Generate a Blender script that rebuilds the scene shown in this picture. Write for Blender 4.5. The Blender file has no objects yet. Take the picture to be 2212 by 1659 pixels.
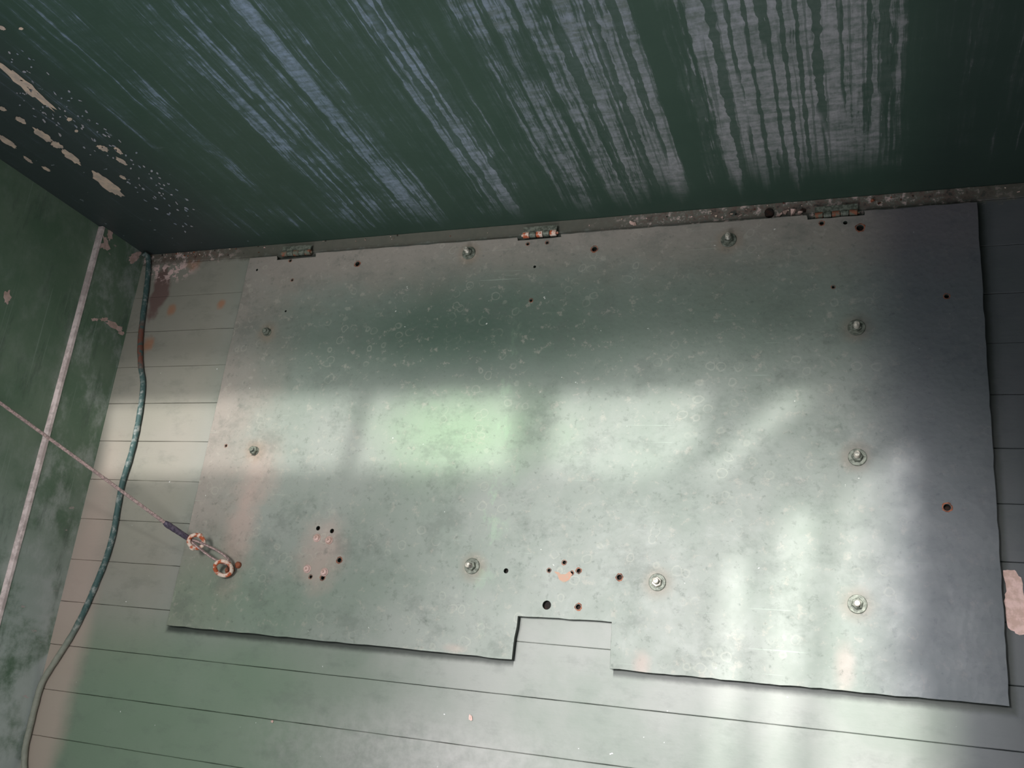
import bpy, math, random
from mathutils import Vector, Matrix
random.seed(7)
sc=bpy.context.scene
sc.view_settings.view_transform='Standard'
sc.view_settings.look='None'
# ------------------------------------------------------------ camera
F=1994.0; H=2.0
XA=Vector((0.9343,-0.0157,-0.3558)); YA=Vector((0.1096,-0.9379,0.3291)); ZA=Vector((-0.339,-0.3465,-0.8746))
cam=bpy.data.cameras.new('camera'); co=bpy.data.objects.new('camera',cam); sc.collection.objects.link(co)
r=Vector((XA.x,YA.x,ZA.x)).normalized(); b=-Vector((XA.z,YA.z,ZA.z)).normalized(); u=b.cross(r).normalized(); r=u.cross(b)
M=Matrix((r,u,b)).transposed().to_4x4(); M.translation=Vector((0,0,H)); co.matrix_world=M
cam.sensor_fit='HORIZONTAL'; cam.sensor_width=36; cam.lens=36*F/2212; cam.clip_start=0.01
sc.camera=co
C=Vector((0,0,H))
def ray(px,py):
    return (r*(px-1106)-u*(py-829.5)-b*F)
def hit(px,py,p0,n):
    d=ray(px,py); return C+d*((p0-C).dot(n)/d.dot(n))
YW=1.206
LA=Vector((-2.097,YW,0)); LB=Vector((-2.055,-0.25,0))
LN=(LB-LA).cross(Vector((0,0,1))).normalized()
if LN.x<0: LN=-LN
def fl(px,py,z=0.0): return hit(px,py,Vector((0,0,z)),Vector((0,0,1)))
def bw(px,py,off=0.0): return hit(px,py,Vector((0,YW-off,0)),Vector((0,1,0)))
def lw(px,py,off=0.0): return hit(px,py,LA+LN*off,LN)
PT=0.021
def pl(px,py,z=PT): return fl(px,py,z)
# ------------------------------------------------------------ node helpers
class NT:
    def __init__(s,name,rough=0.6,spec=0.3,metal=0.0):
        s.m=bpy.data.materials.new(name); s.m.use_nodes=True; s.t=s.m.node_tree
        s.bs=s.t.nodes['Principled BSDF']; s.bs.inputs['Roughness'].default_value=rough
        s.bs.inputs['Specular IOR Level'].default_value=spec; s.bs.inputs['Metallic'].default_value=metal
        g=s.t.nodes.new('ShaderNodeNewGeometry'); s.pos=g.outputs['Position']
        sp=s.t.nodes.new('ShaderNodeSeparateXYZ'); s.t.links.new(s.pos,sp.inputs[0])
        s.x,s.y,s.z=sp.outputs
        sp=s.t.nodes.new('ShaderNodeSeparateXYZ'); s.t.links.new(g.outputs['True Normal'],sp.inputs[0]); s.nz=sp.outputs[2]
    def put(s,v,inp):
        if isinstance(v,(int,float)): inp.default_value=v
        elif isinstance(v,(tuple,list)):
            inp.default_value=(tuple(v)+(1,))[:4] if inp.type=='RGBA' else v
        else: s.t.links.new(v,inp)
    def m_(s,op,a,b=0.0,c=0.0,clamp=False):
        n=s.t.nodes.new('ShaderNodeMath'); n.operation=op; n.use_clamp=clamp
        s.put(a,n.inputs[0]); s.put(b,n.inputs[1]); s.put(c,n.inputs[2]); return n.outputs[0]
    def vec(s,a,b_,c=0.0):
        n=s.t.nodes.new('ShaderNodeCombineXYZ'); s.put(a,n.inputs[0]); s.put(b_,n.inputs[1]); s.put(c,n.inputs[2]); return n.outputs[0]
    def noise(s,v,scale=1,detail=4,rough=0.55,dist=0.0):
        n=s.t.nodes.new('ShaderNodeTexNoise'); s.put(v,n.inputs['Vector']); n.inputs['Scale'].default_value=scale
        n.inputs['Detail'].default_value=detail; n.inputs['Roughness'].default_value=rough; n.inputs['Distortion'].default_value=dist
        return n.outputs['Fac']
    def vor(s,v,scale=1,rnd=1.0,dim='3D',feat='F1'):
        n=s.t.nodes.new('ShaderNodeTexVoronoi'); n.voronoi_dimensions=dim; n.feature=feat
        if dim=='1D': s.put(v,n.inputs['W'])
        else: s.put(v,n.inputs['Vector'])
        n.inputs['Scale'].default_value=scale; n.inputs['Randomness'].default_value=rnd
        return n.outputs['Distance']
    def sv(s,sx,sy,sz,x=None,y=None,z=None):
        return s.vec(s.m_('MULTIPLY',x or s.x,sx),s.m_('MULTIPLY',y or s.y,sy),s.m_('MULTIPLY',z or s.z,sz))
    def st(s,v,a,b_,lo=0.0,hi=1.0):
        n=s.t.nodes.new('ShaderNodeMapRange'); n.interpolation_type='SMOOTHSTEP'
        if a>b_: a,b_,lo,hi=b_,a,hi,lo
        s.put(v,n.inputs['Value']); n.inputs['From Min'].default_value=a; n.inputs['From Max'].default_value=b_
        n.inputs['To Min'].default_value=lo; n.inputs['To Max'].default_value=hi; return n.outputs[0]
    def mix(s,f,a,b_):
        n=s.t.nodes.new('ShaderNodeMix'); n.data_type='RGBA'; s.put(f,n.inputs[0]); s.put(a,n.inputs[6]); s.put(b_,n.inputs[7]); return n.outputs[2]
    def ramp(s,f,stops):
        n=s.t.nodes.new('ShaderNodeValToRGB'); s.put(f,n.inputs[0]); e=n.color_ramp.elements
        stops=sorted(stops)
        e[0].position=stops[0][0]; e[1].position=stops[-1][0]
        def c4(c): return (c,c,c,1) if isinstance(c,(int,float)) else tuple(c)+(1,)
        e[0].color=c4(stops[0][1]); e[1].color=c4(stops[-1][1])
        for p,c in stops[1:-1]:
            k=e.new(p); k.color=c4(c)
        return n.outputs[0]
    def blob(s,cx,cy,rx,ry,nz=None,amp=0.5,a=None,b_=None,soft=0.5):
        dx=s.m_('DIVIDE',s.m_('SUBTRACT',a or s.x,cx),rx); dy=s.m_('DIVIDE',s.m_('SUBTRACT',b_ or s.y,cy),ry)
        d=s.m_('SQRT',s.m_('ADD',s.m_('MULTIPLY',dx,dx),s.m_('MULTIPLY',dy,dy)))
        if nz is not None: d=s.m_('ADD',d,s.m_('MULTIPLY',s.m_('SUBTRACT',nz,0.5),amp*2))
        return s.st(d,1.0+soft*0.5,1.0-soft)
    def bump(s,h,strength=0.3,dist=0.002):
        n=s.t.nodes.new('ShaderNodeBump'); n.inputs['Strength'].default_value=strength; n.inputs['Distance'].default_value=dist
        s.put(h,n.inputs['Height']); s.t.links.new(n.outputs[0],s.bs.inputs['Normal'])
    def col(s,c): s.put(c,s.bs.inputs['Base Color'])
def M_(n,*a):
    v=a[0]
    for k in a[1:]: v=n.m_('MULTIPLY',v,k)
    return v
def lin(r_,g,b_):
    f=lambda c:(c/255/12.92 if c/255<=0.04045 else ((c/255+0.055)/1.055)**2.4)
    return (f(r_),f(g),f(b_))
# ------------------------------------------------------------ materials
def mat_backwall():
    n=NT('streaked_green_paint',0.42,0.35)
    wob=n.noise(n.sv(3,0,7),1,3)
    xw=n.m_('ADD',n.x,n.m_('MULTIPLY',n.m_('SUBTRACT',wob,0.5),0.02))
    x0,x1=-2.1,1.1
    pts=[(0,.14),(200,.32),(300,.16),(420,.38),(470,.48),(560,.32),(600,.78),(645,.45),(700,.22),(790,.27),(850,.85),(895,.72),(925,.18),(990,.15),(1030,.6),(1095,.56),(1130,.33),(1180,.68),(1235,.5),(1300,.82),(1385,.82),(1404,.0),(1452,.0),(1462,.65),(1490,.3),(1512,.95),(1700,.95),(1850,.82),(1930,.45),(1965,.16),(2212,.12)]
    stops=[(max(0,min(1,(bw(p,100).x-x0)/(x1-x0))),v) for p,v in pts]
    env=n.ramp(n.m_('DIVIDE',n.m_('SUBTRACT',xw,x0),x1-x0),stops)
    n1=n.noise(n.sv(44,0,1.0,x=xw),1,8,0.68)
    n2=n.noise(n.sv(7,0,5),1,6,0.65)
    n3=n.noise(n.sv(150,0,4,x=xw),1,4,0.65)
    n4=n.noise(n.sv(26,0,20),1,5,0.7)
    v=n.m_('ADD',env,n.m_('MULTIPLY',n.m_('SUBTRACT',n1,0.5),2.1))
    v=n.m_('ADD',v,n.m_('MULTIPLY',n.m_('SUBTRACT',n2,0.5),1.0))
    v=n.m_('ADD',v,n.m_('MULTIPLY',n.m_('SUBTRACT',n3,0.5),1.1))
    v=n.m_('ADD',v,n.m_('MULTIPLY',n.m_('SUBTRACT',n4,0.5),0.9))
    fade=n.m_('ADD',n.m_('MULTIPLY',n.st(v,0.45,0.6),0.5),n.m_('MULTIPLY',n.st(v,0.05,1.15),0.5))
    zz=n.m_('ADD',n.z,n.m_('MULTIPLY',n.m_('SUBTRACT',n.noise(n.sv(18,0,0.4),1,4,0.6),0.5),0.34))
    zr=n.m_('SUBTRACT',zz,n.st(n.x,-0.9,-0.1,0.0,0.07))
    fade=M_(n,fade,n.st(zr,0.0,0.17))
    def runs(scale,w,mk,thr,amp=0.012):
        wb=n.noise(n.sv(4,0,14+scale*0.2),1,3)
        xx=n.m_('ADD',n.x,n.m_('MULTIPLY',n.m_('SUBTRACT',wb,0.5),amp))
        d=n.vor(xx,scale,1.0,'1D')
        m=n.noise(n.sv(mk,0,1.6),1,2)
        wv=n.m_('MULTIPLY',n.st(n.noise(n.sv(9,0,22),1,2),0.3,0.7),w)
        return n.m_('MULTIPLY',n.m_('LESS_THAN',d,n.m_('ADD',wv,w*0.6)),n.st(m,thr,thr+0.06))
    r1=runs(12,0.09,7,0.40); r2=runs(29,0.11,19,0.43,0.01); r3=runs(63,0.13,31,0.48,0.006)
    rr=n.m_('MAXIMUM',n.m_('MAXIMUM',r1,r2),n.m_('MULTIPLY',r3,0.6))
    brush=n.noise(n.sv(9,0,70),1,4,0.65)
    grain=n.noise(n.sv(60,0,60),1,4,0.7)
    dark=n.mix(n2,lin(50,72,62),lin(68,90,78))
    tone=n.mix(n.st(n.m_('ADD',n.x,n.m_('MULTIPLY',n.z,-0.8)),-1.6,-0.4),lin(138,156,178),lin(164,162,166))  # bluer toward the top left: sky sheen painted into the streak colour
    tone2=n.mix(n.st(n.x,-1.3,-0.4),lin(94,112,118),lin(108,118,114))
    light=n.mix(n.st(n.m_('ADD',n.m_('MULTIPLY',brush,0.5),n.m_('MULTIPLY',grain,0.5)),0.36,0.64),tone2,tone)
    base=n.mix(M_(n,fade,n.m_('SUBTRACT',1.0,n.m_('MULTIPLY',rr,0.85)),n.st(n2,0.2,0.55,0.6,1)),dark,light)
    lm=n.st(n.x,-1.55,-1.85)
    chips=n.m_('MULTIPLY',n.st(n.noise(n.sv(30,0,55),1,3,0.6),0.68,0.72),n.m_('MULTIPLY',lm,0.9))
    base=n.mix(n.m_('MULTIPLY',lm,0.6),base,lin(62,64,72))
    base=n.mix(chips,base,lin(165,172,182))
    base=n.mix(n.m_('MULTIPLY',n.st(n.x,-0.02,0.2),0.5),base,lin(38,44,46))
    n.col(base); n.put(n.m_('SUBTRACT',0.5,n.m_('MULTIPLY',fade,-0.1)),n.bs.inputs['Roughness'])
    n.bump(n.m_('ADD',n.m_('MULTIPLY',brush,0.5),fade),0.25,0.002)
    return n.m
def mat_leftwall():
    n=NT('scuffed_green_paint',0.5,0.35)
    n1=n.noise(n.sv(0,6,6),1,6,0.65); n2=n.noise(n.sv(0,3,40),1,4,0.6); n3=n.noise(n.sv(0,30,12),1,4,0.6)
    base=n.mix(n.st(n1,0.3,0.75),lin(96,122,100),lin(118,138,118))
    low=n.m_('MULTIPLY',n.st(n.z,0.21,0.16),0.6)
    pale=n.m_('MULTIPLY',n.st(n.noise(n.sv(0,9,14),1,7,0.7),0.45,0.7),n.m_('ADD',0.22,low))
    base=n.mix(pale,base,lin(168,176,170))
    nearf=n.m_('MULTIPLY',n.st(n.y,0.6,-0.1),n.st(n1,0.36,0.56))
    base=n.mix(n.m_('MULTIPLY',nearf,0.75),base,lin(200,208,206))
    grime=n.st(n.noise(n.sv(0,5,22),1,5,0.7),0.55,0.68); base=n.mix(n.m_('MULTIPLY',grime,0.35),base,lin(70,82,76))
    scr=n.st(n.noise(n.sv(0,2,160),1,2,0.5),0.66,0.7)
    base=n.mix(n.m_('MULTIPLY',scr,0.3),base,lin(170,185,175))
    base=n.mix(M_(n,n.st(n3,0.68,0.72),low),base,lin(200,175,175))
    n.col(base); n.bump(n.m_('ADD',n1,n2),0.3,0.002); return n.m
def mat_floor():
    n=NT('painted_floorboards',0.5,0.35)
    n1=n.noise(n.sv(3,3,3),1,5,0.6); n2=n.noise(n.sv(6,60,10),1,4,0.6); n3=n.noise(n.sv(40,40,40),1,3,0.6)
    base=n.mix(n.st(n1,0.35,0.65),lin(126,136,126),lin(144,148,142))
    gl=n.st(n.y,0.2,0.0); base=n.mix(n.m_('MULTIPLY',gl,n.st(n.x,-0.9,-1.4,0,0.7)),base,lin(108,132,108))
    left=n.m_('MULTIPLY',n.st(n.x,-1.6,-1.8),n.st(n.y,-0.1,0.3))
    base=n.mix(n.m_('MULTIPLY',left,0.6),base,lin(156,148,136))
    base=n.mix(n.m_('MULTIPLY',n.st(n.noise(n.sv(9,16,9),1,6,0.7),0.5,0.68),0.25),base,lin(92,100,94))
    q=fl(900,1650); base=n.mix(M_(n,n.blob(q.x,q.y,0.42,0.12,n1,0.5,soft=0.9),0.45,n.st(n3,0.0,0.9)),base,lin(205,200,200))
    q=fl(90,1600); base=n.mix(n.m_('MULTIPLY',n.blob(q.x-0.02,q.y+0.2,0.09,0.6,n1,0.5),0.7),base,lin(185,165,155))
    q=fl(345,630); base=n.mix(n.m_('MULTIPLY',n.blob(q.x,q.y,0.035,0.09,n.noise(n.sv(14,14,14),1,5),0.8,soft=0.3),0.8),base,lin(108,78,76))
    q=fl(375,575); base=n.mix(M_(n,n.blob(q.x,q.y,0.09,0.05,n1,0.6),n.st(n3,0.48,0.54)),base,lin(225,195,190))
    for (px,py,rx) in ((370,670,.018),(318,745,.022),(478,658,.014),(420,560,.03)):
        q=fl(px,py); base=n.mix(n.m_('MULTIPLY',n.blob(q.x,q.y,rx,rx*1.2,n.noise(n.sv(30,30,30),1,4),0.9,soft=0.8),0.6),base,lin(170,105,65))
    base=n.mix(n.m_('MULTIPLY',n.st(n.x,0.1,0.2),0.7),base,lin(56,56,70))  # right strip darkened: shade painted into the floor colour
    sp=n.st(n.noise(n.sv(55,55,55),1,2,0.5),0.765,0.78)
    base=n.mix(sp,base,lin(225,225,225))
    # shadow line along the plate edges, painted into the floor colour
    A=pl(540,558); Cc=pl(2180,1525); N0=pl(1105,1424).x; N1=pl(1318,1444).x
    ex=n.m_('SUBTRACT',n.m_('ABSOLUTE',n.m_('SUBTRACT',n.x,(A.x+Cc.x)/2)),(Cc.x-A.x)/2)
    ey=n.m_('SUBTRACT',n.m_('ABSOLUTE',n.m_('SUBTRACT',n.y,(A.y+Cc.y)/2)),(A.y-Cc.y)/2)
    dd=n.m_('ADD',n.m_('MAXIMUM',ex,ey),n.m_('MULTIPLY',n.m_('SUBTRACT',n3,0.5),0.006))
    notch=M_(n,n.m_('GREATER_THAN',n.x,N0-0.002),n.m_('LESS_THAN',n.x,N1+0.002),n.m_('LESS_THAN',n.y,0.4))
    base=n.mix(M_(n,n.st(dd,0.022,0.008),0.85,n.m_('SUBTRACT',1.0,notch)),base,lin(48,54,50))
    edge=n.st(n.m_('ADD',n.y,n.m_('MULTIPLY',n.m_('SUBTRACT',n3,0.5),0.05)),YW-0.05,YW-0.03)
    dens=n.m_('MAXIMUM',n.st(n.m_('ABSOLUTE',n.m_('ADD',n.x,0.15)),0.55,0.25),n.st(n.x,-1.7,-1.85))
    e1=n.ramp(n.noise(n.sv(40,40,40),1,5,0.7),[(0.34,lin(50,54,50)),(0.44,lin(112,92,84)),(0.54,lin(105,108,98)),(0.62,lin(205,182,176))])
    e2=n.mix(n3,lin(76,80,70),lin(106,102,92))
    base=n.mix(n.m_('MULTIPLY',edge,0.9),base,n.mix(dens,e2,e1))
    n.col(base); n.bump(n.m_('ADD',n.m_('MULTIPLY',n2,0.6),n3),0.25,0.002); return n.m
def mat_plate():
    n=NT('painted_steel_plate',0.5,0.3)
    a=n.noise(n.sv(2.5,2.5,1),1,6,0.65); b_=n.noise(n.sv(14,14,1),1,5,0.65); c=n.noise(n.sv(70,70,10),1,3,0.6)
    g1=n.noise(n.sv(9,11,1),1,8,0.75); g2=n.noise(n.sv(34,34,1),1,5,0.75)
    pebb=n.vor(n.sv(75,75,10),1,1.0)
    base=n.mix(n.st(a,0.3,0.7),lin(130,141,131),lin(146,152,145))
    A=pl(540,558); B=pl(2110,437); D=pl(360,1350)
    dl=n.m_('SUBTRACT',n.x,A.x); dt=n.m_('SUBTRACT',A.y,n.y)
    jit=n.m_('MULTIPLY',n.m_('SUBTRACT',n.noise(n.sv(5,5,1),1,5,0.65),0.5),0.35)
    ml=n.m_('MULTIPLY',n.st(n.m_('ADD',dl,jit),0.28,0.0),0.8); mt=n.m_('MULTIPLY',n.st(n.m_('ADD',dt,jit),0.22,0.04),0.8)
    base=n.mix(n.m_('MAXIMUM',ml,mt),base,lin(152,142,134))
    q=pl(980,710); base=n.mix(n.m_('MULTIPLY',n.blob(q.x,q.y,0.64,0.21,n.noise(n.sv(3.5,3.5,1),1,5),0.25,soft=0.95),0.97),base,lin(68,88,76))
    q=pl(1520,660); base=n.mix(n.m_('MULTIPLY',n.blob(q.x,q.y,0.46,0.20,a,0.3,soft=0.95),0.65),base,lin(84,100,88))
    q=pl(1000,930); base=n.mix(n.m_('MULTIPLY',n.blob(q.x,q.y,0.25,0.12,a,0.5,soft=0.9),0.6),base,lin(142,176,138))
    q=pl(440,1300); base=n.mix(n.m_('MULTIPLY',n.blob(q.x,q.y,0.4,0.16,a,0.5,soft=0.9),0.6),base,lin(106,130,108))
    for (px,py,rx,ry,k) in ((695,1195,.07,.09,.5),(520,1150,.05,.14,.5),(560,1020,.07,.1,.4),(1385,1435,.02,.03,.4),(1825,1440,.02,.05,.3),(980,1400,.03,.01,.3)):
        q=pl(px,py); base=n.mix(n.m_('MULTIPLY',n.blob(q.x,q.y,rx,ry,b_,0.7,soft=0.8),k),base,lin(186,160,150))
    for (px,py) in BOLTS:
        q=pl(px,py); base=n.mix(n.m_('MULTIPLY',n.blob(q.x,q.y,.034,.034,b_,0.5,soft=0.7),.5),base,lin(136,120,102))
    # grime blotches and dried water spots
    base=n.mix(n.m_('MULTIPLY',n.st(g1,0.48,0.66),0.34),base,lin(88,96,90))
    base=n.mix(n.m_('MULTIPLY',n.st(g2,0.56,0.66),0.3),base,lin(176,170,158))
    base=n.mix(n.m_('MULTIPLY',n.st(g2,0.42,0.34),0.3),base,lin(84,92,84))
    ws=n.vor(n.vec(n.m_('ADD',n.m_('MULTIPLY',n.x,26),b_),n.m_('ADD',n.m_('MULTIPLY',n.y,26),a)),1,1.0)
    ring=M_(n,n.st(ws,0.22,0.26),n.st(ws,0.33,0.28),n.st(n.noise(n.sv(5,5,1),1,3),0.48,0.6))
    base=n.mix(n.m_('MULTIPLY',ring,0.16),base,lin(196,196,180))
    base=n.mix(n.m_('MULTIPLY',n.st(c,0.40,0.2),0.45),base,lin(74,84,78))
    base=n.mix(n.m_('MULTIPLY',n.st(n.noise(n.sv(60,60,1),1,2),0.76,0.78),0.7),base,lin(220,222,215))
    sc1=n.m_('MULTIPLY',n.st(n.noise(n.sv(4,190,1),1,2),0.66,0.70),n.st(n.noise(n.sv(5,3,1),1,2),0.54,0.64))
    base=n.mix(n.m_('MULTIPLY',sc1,0.2),base,lin(190,210,192))
    q=pl(1080,1000); sc2=n.m_('MULTIPLY',n.st(n.noise(n.sv(20,12,1),1,5,0.7),0.52,0.62),n.blob(q.x,q.y,0.04,0.34,b_,0.6,soft=0.8))
    base=n.mix(n.m_('MULTIPLY',sc2,0.2),base,lin(160,200,160))
    base=n.mix(n.m_('MULTIPLY',n.st(n.x,-0.08,0.12),0.72),base,lin(64,66,80))  # right end darkened: shade painted into the plate colour
    base=n.mix(n.m_('LESS_THAN',n.nz,0.5),base,lin(48,56,50))  # side faces darkened, painting in the shadow line of the edge
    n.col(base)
    n.bump(n.m_('ADD',n.m_('MULTIPLY',pebb,0.5),n.m_('ADD',b_,n.m_('MULTIPLY',c,0.4))),0.4,0.0025)
    n.put(n.st(b_,0.3,0.7,0.45,0.65),n.bs.inputs['Roughness'])
    return n.m
def simple(name,c1,c2,scale=60,rough=0.6,metal=0.0,th=(0.4,0.6),bump=0.4):
    n=NT(name,rough,0.4,metal); f=n.noise(n.sv(scale,scale,scale),1,5,0.65)
    n.col(n.mix(n.st(f,*th),lin(*c1),lin(*c2))); n.bump(f,bump,0.002); return n.m
BOLTS=[(1013,547),(1574,519),(1850,708),(1852,988),(1852,1305),(1420,1258),(1020,1223),(578,718),(551,974)]
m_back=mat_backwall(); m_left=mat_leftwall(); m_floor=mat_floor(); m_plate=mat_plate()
m_trim=simple('worn_aluminium_edge',(244,226,224),(204,186,184),30,0.45)
m_steel=simple('weathered_zinc',(200,194,180),(140,140,130),120,0.4,0.3)
m_grimy=simple('painted_over_zinc',(124,130,118),(82,88,78),120,0.5,0.2)
m_rust=simple('rust',(150,88,62),(92,60,48),90,0.85)
m_rustwhite=simple('rust_and_flaked_paint',(184,92,56),(228,208,192),55,0.75,th=(0.45,0.55))
m_rustpaint=simple('rust_under_green_paint',(140,88,66),(104,108,94),60,0.8,th=(0.42,0.52))
m_pinkpaint=simple('bare_primer',(222,192,184),(198,168,156),60,0.8)
m_cream=simple('bare_cream_primer',(224,200,180),(196,178,165),40,0.8)
m_wire=simple('steel_wire_rope',(190,165,160),(140,122,120),200,0.5,0.2)
m_black=simple('black_heat_shrink',(60,54,70),(100,90,105),150,0.5)
m_dark=simple('dark_recess',(26,24,22),(52,34,26),80,0.9)
m_gobo=simple('gobo_paint',(150,160,155),(130,140,135),10,0.8)
# ------------------------------------------------------------ mesh helpers
def link(o): sc.collection.objects.link(o); return o
def mesh(name,v,f,mat,parent=None,smooth=False,mi=None):
    me=bpy.data.meshes.new(name); me.from_pydata([tuple(p) for p in v],[],f); me.update()
    for m in (mat if isinstance(mat,list) else [mat]): me.materials.append(m)
    if mi: 
        for p,i in zip(me.polygons,mi): p.material_index=i
    if smooth:
        for p in me.polygons: p.use_smooth=True
    o=link(bpy.data.objects.new(name,me)); o.parent=parent; return o
class MB:
    def __init__(s): s.v=[]; s.f=[]; s.mi=[]
    def add(s,v,f,i=0):
        k=len(s.v); s.v+=[Vector(p) for p in v]; s.f+=[tuple(a+k for a in q) for q in f]; s.mi+=[i]*len(f)
    def box(s,a,b_,i=0):
        x0,y0,z0=a; x1,y1,z1=b_
        s.add([(x0,y0,z0),(x1,y0,z0),(x1,y1,z0),(x0,y1,z0),(x0,y0,z1),(x1,y0,z1),(x1,y1,z1),(x0,y1,z1)],
              [(0,3,2,1),(4,5,6,7),(0,1,5,4),(1,2,6,5),(2,3,7,6),(3,0,4,7)],i)
    def lathe(s,c,prof,n=24,i=0,axis=Vector((0,0,1)),rot=0):
        q=axis.to_track_quat('Z','Y'); v=[];f=[]
        for (rr,h) in prof:
            for k in range(n):
                a=2*math.pi*k/n+rot; v.append(Vector(c)+q@Vector((rr*math.cos(a),rr*math.sin(a),h)))
        for j in range(len(prof)-1):
            for k in range(n):
                k2=(k+1)%n; f.append((j*n+k,j*n+k2,(j+1)*n+k2,(j+1)*n+k))
        s.add(v,f,i)
    def tube(s,pts,rad,n=10,i=0,closed=False,caps=True):
        pts=[Vector(p) for p in pts]; L=len(pts); v=[];f=[]; up=None
        for j,p in enumerate(pts):
            if closed: t=(pts[(j+1)%L]-pts[j-1])
            else: t=pts[min(j+1,L-1)]-pts[max(j-1,0)]
            t.normalize()
            if up is None: up=t.orthogonal().normalized()
            up=(up-t*up.dot(t)).normalized(); sd=t.cross(up)
            rr=rad[j] if isinstance(rad,list) else rad
            for k in range(n):
                a=2*math.pi*k/n; v.append(p+up*rr*math.cos(a)+sd*rr*math.sin(a))
        for j in range(L if closed else L-1):
            for k in range(n):
                k2=(k+1)%n; j2=(j+1)%L; f.append((j*n+k,j*n+k2,j2*n+k2,j2*n+k))
        if not closed and caps: f.append(tuple(range(n))[::-1]); f.append(tuple((L-1)*n+k for k in range(n)))
        s.add(v,f,i)
    def out(s,name,mats,parent=None,smooth=False): return mesh(name,s.v,s.f,mats,parent,smooth,s.mi)
def smooth_path(pts,seg=8):
    P=[Vector(p) for p in pts]; P=[P[0]*2-P[1]]+P+[P[-1]*2-P[-2]]; o=[]
    for i in range(1,len(P)-2):
        for k in range(seg):
            t=k/seg; a,b_,c,d=P[i-1:i+3]
            o.append(0.5*((2*b_)+(c-a)*t+(2*a-5*b_+4*c-d)*t*t+(3*b_-a-3*c+d)*t**3))
    o.append(P[-2]); return o
def sheet(name,outer,holes,z,th,mat,bev=0.0):
    cu=bpy.data.curves.new(name,'CURVE'); cu.dimensions='2D'; cu.fill_mode='BOTH'; cu.extrude=th/2-bev; cu.bevel_depth=bev; cu.bevel_resolution=1
    for pts in [outer]+holes:
        s_=cu.splines.new('POLY'); s_.points.add(len(pts)-1); s_.use_cyclic_u=True
        for p,q in zip(s_.points,pts): p.co=(q[0],q[1],0,1)
    o=bpy.data.objects.new(name+'_c',cu); sc.collection.objects.link(o); bpy.context.view_layer.update()
    me=bpy.data.meshes.new_from_object(o.evaluated_get(bpy.context.evaluated_depsgraph_get()))
    bpy.data.objects.remove(o); 
    for v in me.vertices: v.co.z+=z-th/2
    me.materials.clear(); me.materials.append(mat)
    return link(bpy.data.objects.new(name,me))
# ------------------------------------------------------------ room shell
XR=0.55; YF=-1.7; WH=1.3
m=MB()
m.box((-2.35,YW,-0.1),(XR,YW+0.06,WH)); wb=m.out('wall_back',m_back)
m=MB()
def lwall_box(z0,z1,off):
    a=LA+(LA-LB).normalized()*0.0; dirv=(LB-LA).normalized(); e=LA+dirv*(LA.y-YF)
    v=[]
    for z in (z0,z1):
        v+= [(a+LN*off)+Vector((0,0,z)),(e+LN*off)+Vector((0,0,z)),(e-LN*0.08)+Vector((0,0,z)),(a-LN*0.08)+Vector((0,0,z))]
    return v
BF=[(0,3,2,1),(4,5,6,7),(0,1,5,4),(1,2,6,5),(2,3,7,6),(3,0,4,7)]
ZL=0.184
m.add(lwall_box(-0.1,ZL-0.004,0.0),BF); m.add(lwall_box(ZL-0.004,WH,-0.014),BF); wl=m.out('wall_left',m_left)
a=LA+LN*0.0; 
dirv=(LB-LA).normalized(); L=(LA.y-YF); v=[];f=[]
prof=[(-0.014,0.0),(0.0025,0.0),(0.0025,-0.009),(0.0005,-0.009),(0.0005,-0.004),(-0.014,-0.004)]
NS=120
for k in range(NS+1):
    p=LA+dirv*(L*k/NS+0.002)
    w=1+0.12*math.sin(k*1.7)*random.random()
    for (o_,h) in prof: v.append(p+LN*(o_*(w if o_>0 else 1))+Vector((0,0,ZL+h+0.0005*random.random())))
for k in range(NS):
    for j in range(6): f.append((k*6+j,k*6+(j+1)%6,(k+1)*6+(j+1)%6,(k+1)*6+j))
mesh('trim_1',v,f,m_trim)
m=MB(); m.box((XR,YF,-0.1),(XR+0.06,YW+0.06,1.75)); m.out('wall_right',m_back)
m=MB(); m.box((-2.2,YF-0.06,-0.1),(XR+0.06,YF,WH)); m.out('wall_front',m_left)
# floorboards
m=MB(); y=0.4135*H+0.114*3
edges=[]
while y>YF: edges.append(y); y-=0.1143
edges=[YW]+edges+[YF]
for i in range(len(edges)-1):
    yb,ya=edges[i],edges[i+1]; g=0.0004; bv=0.0012; dz=random.uniform(-0.0014,0.0004)
    n=60; vv=[];ff=[]
    prof=[(ya+g,-0.03),(ya+g,-bv),(ya+g+bv,0),(yb-g-bv,0),(yb-g,-bv),(yb-g,-0.03)]
    for k in range(n+1):
        x=-2.2+(XR+2.2)*k/n
        j=[random.uniform(-.0003,.0003) for _ in range(2)]
        for q,(yy,z) in enumerate(prof): vv.append((x,yy+j[0 if q<3 else 1],z+dz))
    for k in range(n):
        for j in range(5): ff.append((k*6+j,k*6+j+1,(k+1)*6+j+1,(k+1)*6+j))
    m.add([(p) for p in vv],[tuple(reversed(q)) for q in ff])
m.box((-2.2,YF,-0.08),(XR,YW,-0.03),1)
m.out('floor',[m_floor,m_dark])
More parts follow.
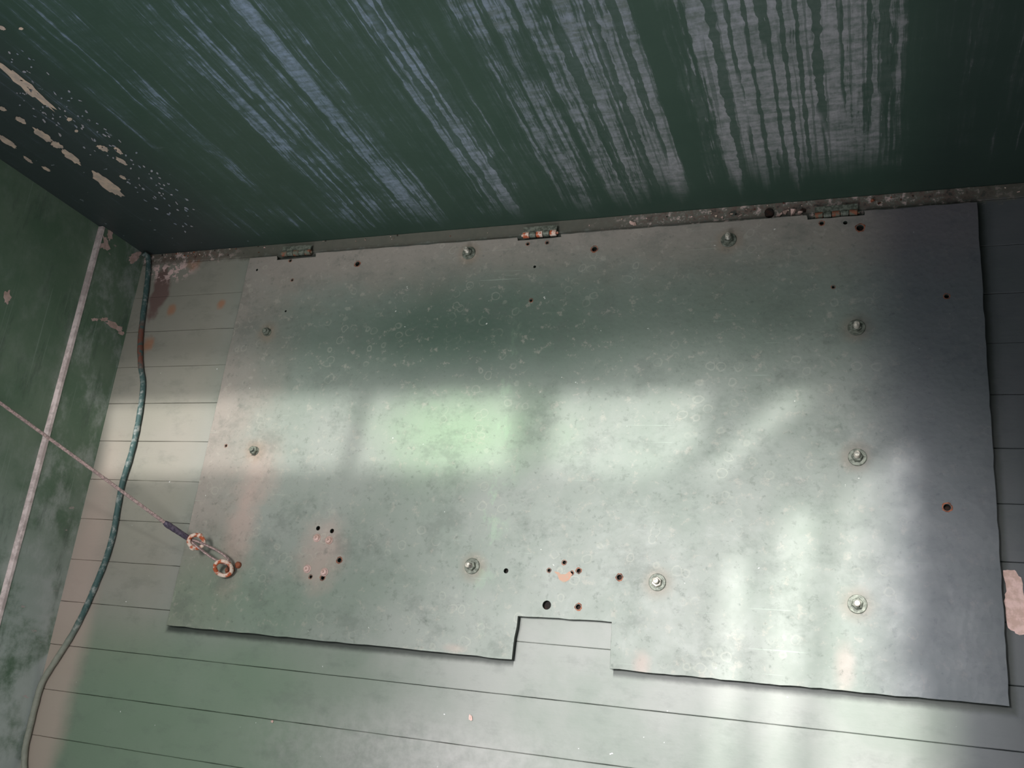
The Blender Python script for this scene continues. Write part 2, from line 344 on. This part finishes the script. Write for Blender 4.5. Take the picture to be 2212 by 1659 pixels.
# ------------------------------------------------------------ unseen overhead sheet, added with holes that shape the sun patches
ZC=2.7; SX,SY=0.12,0.34
def sh(px,py):
    p=fl(px,py); return (p.x+SX*ZC,p.y+SY*ZC)
holes=[[(235,872),(780,862),(742,1030),(215,1034)],
 [(806,862),(1118,860),(1098,1037),(766,1032)],
 [(1205,860),(1525,860),(1503,985),(1400,1047),(1190,1037)],
 [(1690,860),(1772,860),(1552,1047),(1512,1042)],
 [(1965,972),(1978,1385),(1885,1455),(1890,1462),(1982,1432),(1992,1800),(1760,1800),(1790,1500),(1800,1250),(1810,1085),(1850,1045)],
 [(1700,1110),(1770,1120),(1755,1250),(1735,1400),(1710,1580),(1680,1760),(1640,1760),(1645,1560),(1650,1350),(1670,1200)],
 [(1560,1250),(1600,1180),(1620,1300),(1600,1480),(1560,1700),(1530,1700),(1545,1450)]]
holes=[[sh(*p) for p in h] for h in holes]
sheet('sun_gobo',[(-2.5,-1.9),(1.2,-1.9),(1.2,2.6),(-2.5,2.6)],holes,ZC,0.02,m_gobo)
# ------------------------------------------------------------ steel plate with real holes
def edge_pts(a,b_,n,amp):
    a=pl(*a);b_=pl(*b_); o=[]
    for k in range(n):
        t=k/n; p=a.lerp(b_,t); d=(b_-a).normalized(); nn=Vector((-d.y,d.x,0))
        if k: p=p+nn*random.uniform(-amp,amp)
        o.append((p.x,p.y))
    return o
cs=[(540,558),(598,553.5),(598,562),(682,555),(682,547),(1117,513.5),(1118,520),(1213,512),(1212,506.2),(1742,465.4),(1744,475),(1868,465),(1867,455.7),(2110,437),(2180,1525),(1318,1444),(1322,1343),(1118,1330),(1105,1424),(360,1350)]
outer=[]
for i,c in enumerate(cs):
    d=cs[(i+1)%len(cs)]; L=math.hypot(d[0]-c[0],d[1]-c[1]); outer+=edge_pts(c,d,max(2,int(L/22)),0.0011)
HOLES=[(772,570,7),(1284,538,7),(1858,492,8),(1775,482,5),(1826,481,5),(1155,576,4),(1147,649,4),(1140,527,4),(1182,524,4),(2045,640,5),(2046,1096,7),(733,1210,6),(1093,1233,6),(1338,1247,6),(1219,1215,4.5),(1186,1232,4),(1250,1233,5),(1235,1238,4),(1181,1307,10),(1249,1311,6),(555,583,4),(631,605,3.5),(627,563,4),(617,672,3.5),(1800,620,3.5),(687,1141,6),(717,1147,6),(671,1246,4),(697,1248,5.5),(488,963,3.5)]
RB=[(px,py,3.6) for (px,py) in ((685,1162),(711,1167),(664,1229),(701,1236))]
hl=[];rings=MB();shade_discs=MB()
for (px,py,rp) in HOLES:
    c=pl(px,py); rr=rp*0.00105; n=18
    hl.append([(c.x+rr*math.cos(2*math.pi*k/n),c.y+rr*math.sin(2*math.pi*k/n)) for k in range(n)])
    v=[];f=[]; n=20
    for k in range(n):
        a=2*math.pi*k/n; ro=rr*(1.2+0.3*random.random())
        v.append((c.x+rr*math.cos(a),c.y+rr*math.sin(a),PT+0.0003)); v.append((c.x+ro*math.cos(a),c.y+ro*math.sin(a),PT+0.0002))
    for k in range(n): f.append((2*k,2*k+1,(2*k+3)%(2*n),(2*k+2)%(2*n)))
    if random.random()<0.6: rings.add(v,f)
    shade_discs.lathe((c.x,c.y,0.0),[(rr*1.3,0.0),(rr*1.3,0.0085),(0.0001,0.0085)],12)  # dark disc added under the hole to stand for its shade
for (px,py,rr) in [(x,y,0.0078) for x,y in BOLTS]:
    c=pl(px,py); hl.append([(c.x+rr*math.cos(2*math.pi*k/16),c.y+rr*math.sin(2*math.pi*k/16)) for k in range(16)])
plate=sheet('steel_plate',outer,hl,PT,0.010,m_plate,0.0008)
rings.out('rust_rings',m_rust,plate); shade_discs.out('hole_shade_discs',m_dark,plate)
m=MB()
for xx in (-1.45,-0.7,-0.1): m.box((xx,0.25,0.0),(xx+0.05,1.05,0.0108))
m.out('packing_strips',m_dark,plate)
# ------------------------------------------------------------ bolts
def hexbolt(px,py,i):
    c=pl(px,py,PT+0.0003); m=MB(); rot=random.random()
    tilt=Vector((random.uniform(-.05,.05),random.uniform(-.05,.05),1)).normalized()
    w=0.0185 if i<7 else 0.012
    m.lathe(c,[(0.004,0.0),(w,0.0),(w,0.0022),(w-0.001,0.003),(0.004,0.003)],28,1)
    m.lathe(c,[(0.0001,0.003),(0.0105,0.003),(0.0115,0.0042),(0.0115,0.0105),(0.0098,0.012),(0.0001,0.012)],6,1 if i!=5 else 0,rot=rot)
    pr=[]; h=0.011; top=0.027 if i<7 else 0.018
    while h<top: pr+= [(0.0066,h),(0.0057,h+0.0008)]; h+=0.0016
    pr+=[(0.0052,top+0.0005),(0.0001,top+0.001)]
    m.lathe(c,pr,16,0 if i<7 else 1,axis=tilt)
    m.lathe(c,[(0.0058,-PT),(0.0058,0.003)],12,1)
    return m.out('hex_bolt',[m_steel,m_grimy])
for i,p in enumerate(BOLTS): hexbolt(*p,i)
for (px,py,_) in RB:
    c=pl(px,py,PT+0.0002); m=MB()
    m.lathe(c,[(0.0001,0.0),(0.0105,0.0),(0.0105,0.0015),(0.0001,0.0015)],20)
    m.lathe(c,[(0.008,0.001),(0.0082,0.004),(0.0065,0.0068),(0.003,0.008),(0.0001,0.0082)],18)
    m.lathe(c,[(0.0032,0.008),(0.003,0.013),(0.0001,0.0135)],10)
    m.out('round_head_bolt',m_pinkpaint,smooth=True)
# ------------------------------------------------------------ hinges at the wall
def hinge(px0,py0,px1,py1,mats):
    a=fl(px0,py0,0.010); b_=fl(px1,py1,0.010); m=MB(); d=(b_-a); L=d.length; d.normalize(); rr=0.0085
    n=5
    for k in range(n):
        s=a+d*(L*(k+0.04)/n); le=L*0.92/n
        m.lathe(s,[(0.0001,0),(rr*0.9,0),(rr,0.001),(rr,le-0.001),(rr*0.9,le),(0.0001,le)],14,1 if k%2 else 0,axis=d)
    nb=Vector((0,1,0))
    m.add([a+nb*0.003+Vector((0,0,.004)),b_+nb*0.003+Vector((0,0,.004)),b_+nb*0.022+Vector((0,0,.004)),a+nb*0.022+Vector((0,0,.004))],[(0,1,2,3)],1)
    m.lathe(a-d*0.004,[(0.0001,0),(0.003,0),(0.003,L+0.008),(0.0001,L+0.008)],8,0,axis=d)
    return m.out('hinge',mats)
hinge(610,549,672,544.5,[m_rustpaint,m_grimy]); hinge(1130,509,1203,503,[m_rustwhite,m_grimy]); hinge(1760,467,1853,459.5,[m_rustpaint,m_grimy])
HX=[(fl(a_,b__).x-0.012,fl(c_,d_).x+0.012) for a_,b__,c_,d_ in ((606,548,675,543),(1130,508,1205,502),(1758,466,1855,458))]
# ------------------------------------------------------------ flaked paint patches
def patch(mb,proj,px,py,lx,ly,ang,n=16,i=0,jag=0.35):
    off=0.0012; pts=[]
    ca,sa=math.cos(ang),math.sin(ang)
    for k in range(n):
        a=2*math.pi*k/n; q=1+random.uniform(-jag,jag); x=lx*math.cos(a)*q; y=ly*math.sin(a)*q
        pts.append(proj(px+x*ca-y*sa,py+x*sa+y*ca,off))
    c=proj(px,py,off); mb.add([c]+pts,[(0,k+1,(k+1)%n+1) for k in range(n)],i)
m=MB()
for (x,y,lx,ly,a) in ((55,185,78,9,.68),(45,260,14,5,.5),(92,292,26,7,.6),(150,258,6,4,0),(122,313,14,6,.4),(155,340,24,7,.65),(232,398,42,10,.65),(262,348,14,4,.6),(222,320,14,5,.4),(255,325,12,4,.7),(15,305,24,6,.6),(5,235,9,4,.4),(165,283,4,3,0),(100,365,10,3,.5),(60,345,12,3,.6),(265,383,8,3,.5),(3,60,10,4,.4),(45,62,5,3,0)):
    patch(m,bw,x,y,lx,ly,a,30,jag=0.22)
m.out('flaked_paint_patches',m_cream)
m=MB()
for k in range(130):
    t=random.random(); x=20+t*400; y=150+t*330+random.uniform(-70,60)*(1-t*0.4)
    if bw(x,y).x>-2.06 : patch(m,bw,x,y,random.uniform(1.5,5),random.uniform(0.8,2),random.uniform(.3,.9),8)
m.out('paint_chips',simple('pale_chip',(140,150,165),(180,175,180),60,0.8))
m=MB()
for (x,y,lx,ly,a) in ((225,525,16,12,1.2),(238,508,6,12,0),(290,556,8,14,.9),(15,642,8,16,0),(248,705,18,7,.5),(225,690,9,4,0),(262,720,6,4,0),(180,655,3,18,.2),(205,690,8,3,0)):
    def plw(px,py,off=0): 
        p=lw(px,py,off); 
        return p if p.z<ZL-0.004 else lw(px,py,-0.014+off)
    patch(m,plw,x,y,lx,ly,a,22)
m.out('bare_primer_patches',m_pinkpaint)
m=MB()
def pf(px,py,off=0): return fl(px,py,0.0016)
pts=[(2165,1233),(2190,1232),(2206,1248),(2216,1300),(2222,1372),(2195,1370),(2174,1350),(2170,1300),(2174,1270)]
P=[]
for i,p in enumerate(pts):
    q=pts[(i+1)%len(pts)]
    for k in range(4): P.append(fl(p[0]+(q[0]-p[0])*k/4+random.uniform(-2,2),p[1]+(q[1]-p[1])*k/4+random.uniform(-2,2),0.0016))
m.add(P,[tuple(range(len(P)))])
patch(m,pf,1016,1550,4,7,0,10)
patch(m,pf,588,1558,3,3,0,8)
m.out('worn_paint_spots',m_pinkpaint)
m=MB()
def pp(px,py,off=0): return pl(px,py,PT+0.0005)
P=[pp(*q) for q in ((1196,1234),(1206,1236),(1212,1240),(1222,1240),(1230,1234),(1236,1240),(1230,1252),(1218,1259),(1208,1252),(1204,1242))]
m.add(P,[tuple(range(len(P)))]); m.out('bracket_scar',simple('scar_primer',(176,140,120),(150,150,135),70,0.8),plate)
import bmesh
m=MB()
def crumb(c,s,i):
    for (h0,h1) in HX:
        if h0-s<c[0]<h1+s: return
    v=[];
    for k in range(7):
        d=Vector((random.gauss(0,1),random.gauss(0,1),random.gauss(0,.6))).normalized()*s*random.uniform(.6,1.3); v.append(Vector(c)+d)
    bm=bmesh.new(); [bm.verts.new(p) for p in v]; bmesh.ops.convex_hull(bm,input=bm.verts); bm.verts.ensure_lookup_table()
    for q in [x for x in bm.verts if not x.link_faces]: bm.verts.remove(q)
    bm.verts.index_update(); m.add([x.co.copy() for x in bm.verts],[tuple(x.index for x in fc.verts) for fc in bm.faces],i); bm.free()
for k in range(360):
    x=random.uniform(-2.08,0.5)
    dens=0.12+0.8*(math.exp(-((x+0.15)/0.22)**2)+math.exp(-((x+1.95)/0.15)**2)+0.4*math.exp(-((x+1.6)/.12)**2))
    if random.random()>dens: continue
    s=random.uniform(0.0012,0.0035); crumb((x,YW-random.uniform(0.004,0.026),s*0.5),s,random.choice((0,0,1,2,2,3)))
for (px,py,s,i) in ((1697,456,.011,0),(1712,459,.009,0),(1683,461,.008,0),(1730,458,.008,0),(1365,481,.008,0),(1372,484,.006,0),(1600,466,.005,0),(1580,462,.004,2),(1883,434,.006,1),(1735,455,.006,3),(1900,440,.005,1),(1560,470,.004,0)):
    c=fl(px,py,s*0.5); c.y=min(c.y,YW-s); crumb(c,s,i)
m.out('paint_debris',[m_pinkpaint,m_rust,m_cream,m_dark])
c=fl(1662,462,0); m=MB(); m.lathe(c,[(0.011,0),(0.011,0.008),(0.009,0.010),(0.0001,0.010)],18); m.out('rubber_plug',m_dark)
# ------------------------------------------------------------ hose
hp=[(324,540),(322,560),(318,610),(309,680),(303,740),(304,790),(309,830),(303,885),(293,940),(282,985),(264,1045),(254,1100),(244,1155),(228,1210),(206,1265),(182,1320),(155,1372),(122,1424),(92,1473),(70,1520),(58,1570),(54,1620),(52,1680),(50,1760)]
P=[]
for p in hp:
    q=fl(p[0],p[1],0.0085); 
    dd=(q-LA).dot(LN)
    if dd<0.010: q=q+LN*(0.010-dd)
    q.y=min(q.y,YW-0.012); P.append(q)
P[0].z=0.03; P[1].z=0.012
m=MB(); sp=smooth_path(P,10); m.tube(sp,[0.0078+0.0006*math.sin(k*.9)*random.random() for k in range(len(sp))],14)
nh=NT('aged_rubber_hose',0.6,0.3)
f=nh.noise(nh.sv(60,60,60),1,5,0.65)
bc=nh.mix(nh.st(f,0.48,0.68),lin(68,94,92),lin(150,156,152))
qy=fl(305,750).y; bc=nh.mix(nh.m_('MULTIPLY',nh.st(nh.m_('ABSOLUTE',nh.m_('SUBTRACT',nh.y,qy)),0.10,0.04),nh.st(f,0.4,0.5)),bc,lin(120,78,66))
bc=nh.mix(nh.st(nh.y,0.12,0.0),bc,nh.mix(f,lin(114,124,110),lin(168,166,154)))
nh.col(bc); nh.bump(f,0.5,0.002)
m.out('rubber_hose',nh.m,smooth=True)
# ------------------------------------------------------------ wire rope and eye bolt
wr=bpy.data.objects.new('wire_rope_stay',None); link(wr)
def on_ray(px,py,z): return fl(px,py,z)
eye=on_ray(492,1214,0.048)
s0=on_ray(418,1170,0.083)
anchor=lw(-60,827,0.004)
s1=on_ray(360,1132,s0.z+ (anchor.z-s0.z)*0.155)
m=MB(); A0=s1; L=(anchor-A0).length; dd=(anchor-A0).normalized(); up=dd.orthogonal().normalized(); sd=dd.cross(up)
for sidx in range(6):
    pts=[]; N=int(L/0.004)
    for k in range(N+1):
        t=k/N*L; a=t/0.06*2*math.pi+sidx*math.pi/3
        sag=-0.004*math.sin(math.pi*k/N)
        pts.append(A0+dd*t+(up*math.cos(a)+sd*math.sin(a))*0.0028+Vector((0,0,sag)))
    m.tube(pts,0.0016,6)
m.tube([A0+dd*(L*k/20)+Vector((0,0,-0.004*math.sin(math.pi*k/20))) for k in range(21)],0.0018,6)
m.out('strands',m_wire,wr,True)
m=MB(); e1=on_ray(412,1166,s0.z-0.002)
pts=[s1.lerp(e1,t/10) for t in range(-1,11)]
m.tube(pts,[0.0055,0.0078,0.0082,0.0076,0.008,0.0074,0.0076,0.007,0.0074,0.007,0.007,0.0055],12); m.out('crimp_sleeve',m_black,wr,True)
m=MB(); dv=(eye-e1); Lx=dv.length; dv.normalize(); sv=dv.cross(Vector((0,0,1))).normalized()
pts=[]
for k in range(40):
    a=2*math.pi*k/40; x=(1-math.cos(a))/2; w=math.sin(a)*0.012*(0.45+0.75*x)
    pts.append(e1+dv*(x*Lx*1.04)+sv*w)
m.tube(pts,0.0034,8,closed=True)
pts2=[p+Vector((0,0,0.0035)) for p in pts]; m.tube(pts2,0.0024,8,closed=True)
m.out('thimble_loop',m_wire,wr,True)
m=MB(); c0=on_ray(424,1170,0.078); ax=dv
pts=[c0+(sv*math.cos(2*math.pi*k/28)*0.0165+(Vector((0,0,1))*0.55-ax*0.85)*math.sin(2*math.pi*k/28)*0.0165) for k in range(28)]
m.tube(pts,0.0052,10,closed=True)
m.lathe(c0+sv*0.019,[(0.0001,-0.004),(0.007,-0.004),(0.007,0.004),(0.0001,0.004)],6,axis=sv)
m.lathe(c0-sv*0.019,[(0.0001,-0.004),(0.006,-0.004),(0.006,0.004),(0.0001,0.004)],12,axis=sv)
m.out('shackle',m_rustwhite,wr,True)
m=MB(); m.lathe(anchor-LN*0.018,[(0.02,0),(0.02,0.004),(0.006,0.006),(0.006,0.024),(0.0001,0.024)],18,axis=LN); m.out('wall_anchor',m_grimy,wr)
eb=bpy.data.objects.new('eye_bolt',None); link(eb)
m=MB(); base=pl(497,1232); ec=Vector((base.x,base.y,PT+0.028))
ax1=Vector((0.75,0.3,0.0)).normalized(); ax2=Vector((-0.25,0.65,0.75)).normalized()
pts=[ec+(ax1*math.cos(2*math.pi*k/32)+ax2*math.sin(2*math.pi*k/32))*0.0215 for k in range(32)]
m.tube(pts,0.0052,12,closed=True); m.out('eye_ring',m_rustwhite,eb,True)
m=MB(); m.lathe((base.x,base.y,PT),[(0.015,0),(0.015,0.002),(0.010,0.0022),(0.010,0.006),(0.0055,0.0065),(0.005,0.014),(0.0001,0.014)],6); m.out('collar_nut',m_rust,eb)
m=MB(); c=pl(516,1221); m.lathe((c.x,c.y,PT),[(0.0085,0),(0.0085,0.006),(0.007,0.008),(0.0001,0.0085)],12)
m.out('side_stud',m_rust,eb,True)
# ------------------------------------------------------------ light
w=bpy.data.worlds.new('world'); sc.world=w; w.use_nodes=True
bg=w.node_tree.nodes['Background']; bg.inputs[0].default_value=(0.95,0.93,1.0,1); bg.inputs[1].default_value=1.25
def sun(name,e,ang,col):
    s=bpy.data.lights.new(name,'SUN'); s.energy=e; s.angle=math.radians(ang); s.color=col
    so=link(bpy.data.objects.new(name,s)); so.rotation_euler=Vector((SX,SY,1)).to_track_quat('Z','Y').to_euler()
sun('sun',2.9,1.3,(1,0.965,0.93)); sun('sun_haze',2.5,10,(1,0.97,0.95))
def spot(name,loc,tgt,power,deg,soft,col):  # added fill spots that brighten floor and back wall, not lamps of the room
    s=bpy.data.lights.new(name,'SPOT'); s.energy=power; s.spot_size=math.radians(deg); s.spot_blend=1.0; s.shadow_soft_size=soft; s.color=col
    so=link(bpy.data.objects.new(name,s)); so.location=loc; so.rotation_euler=(Vector(loc)-Vector(tgt)).to_track_quat('Z','Y').to_euler()
spot('fill_spot',(-0.55,0.3,2.6),(-0.33,0.08,0),340,36,0.2,(1,0.965,0.98))
spot('fill_spot',(-1.0,0.4,2.6),(-1.15,0.12,0),140,68,0.25,(1,0.965,0.95))
spot('fill_spot',(-0.7,-1.3,2.5),(-0.75,1.2,0.8),100,52,0.3,(0.98,0.96,1))
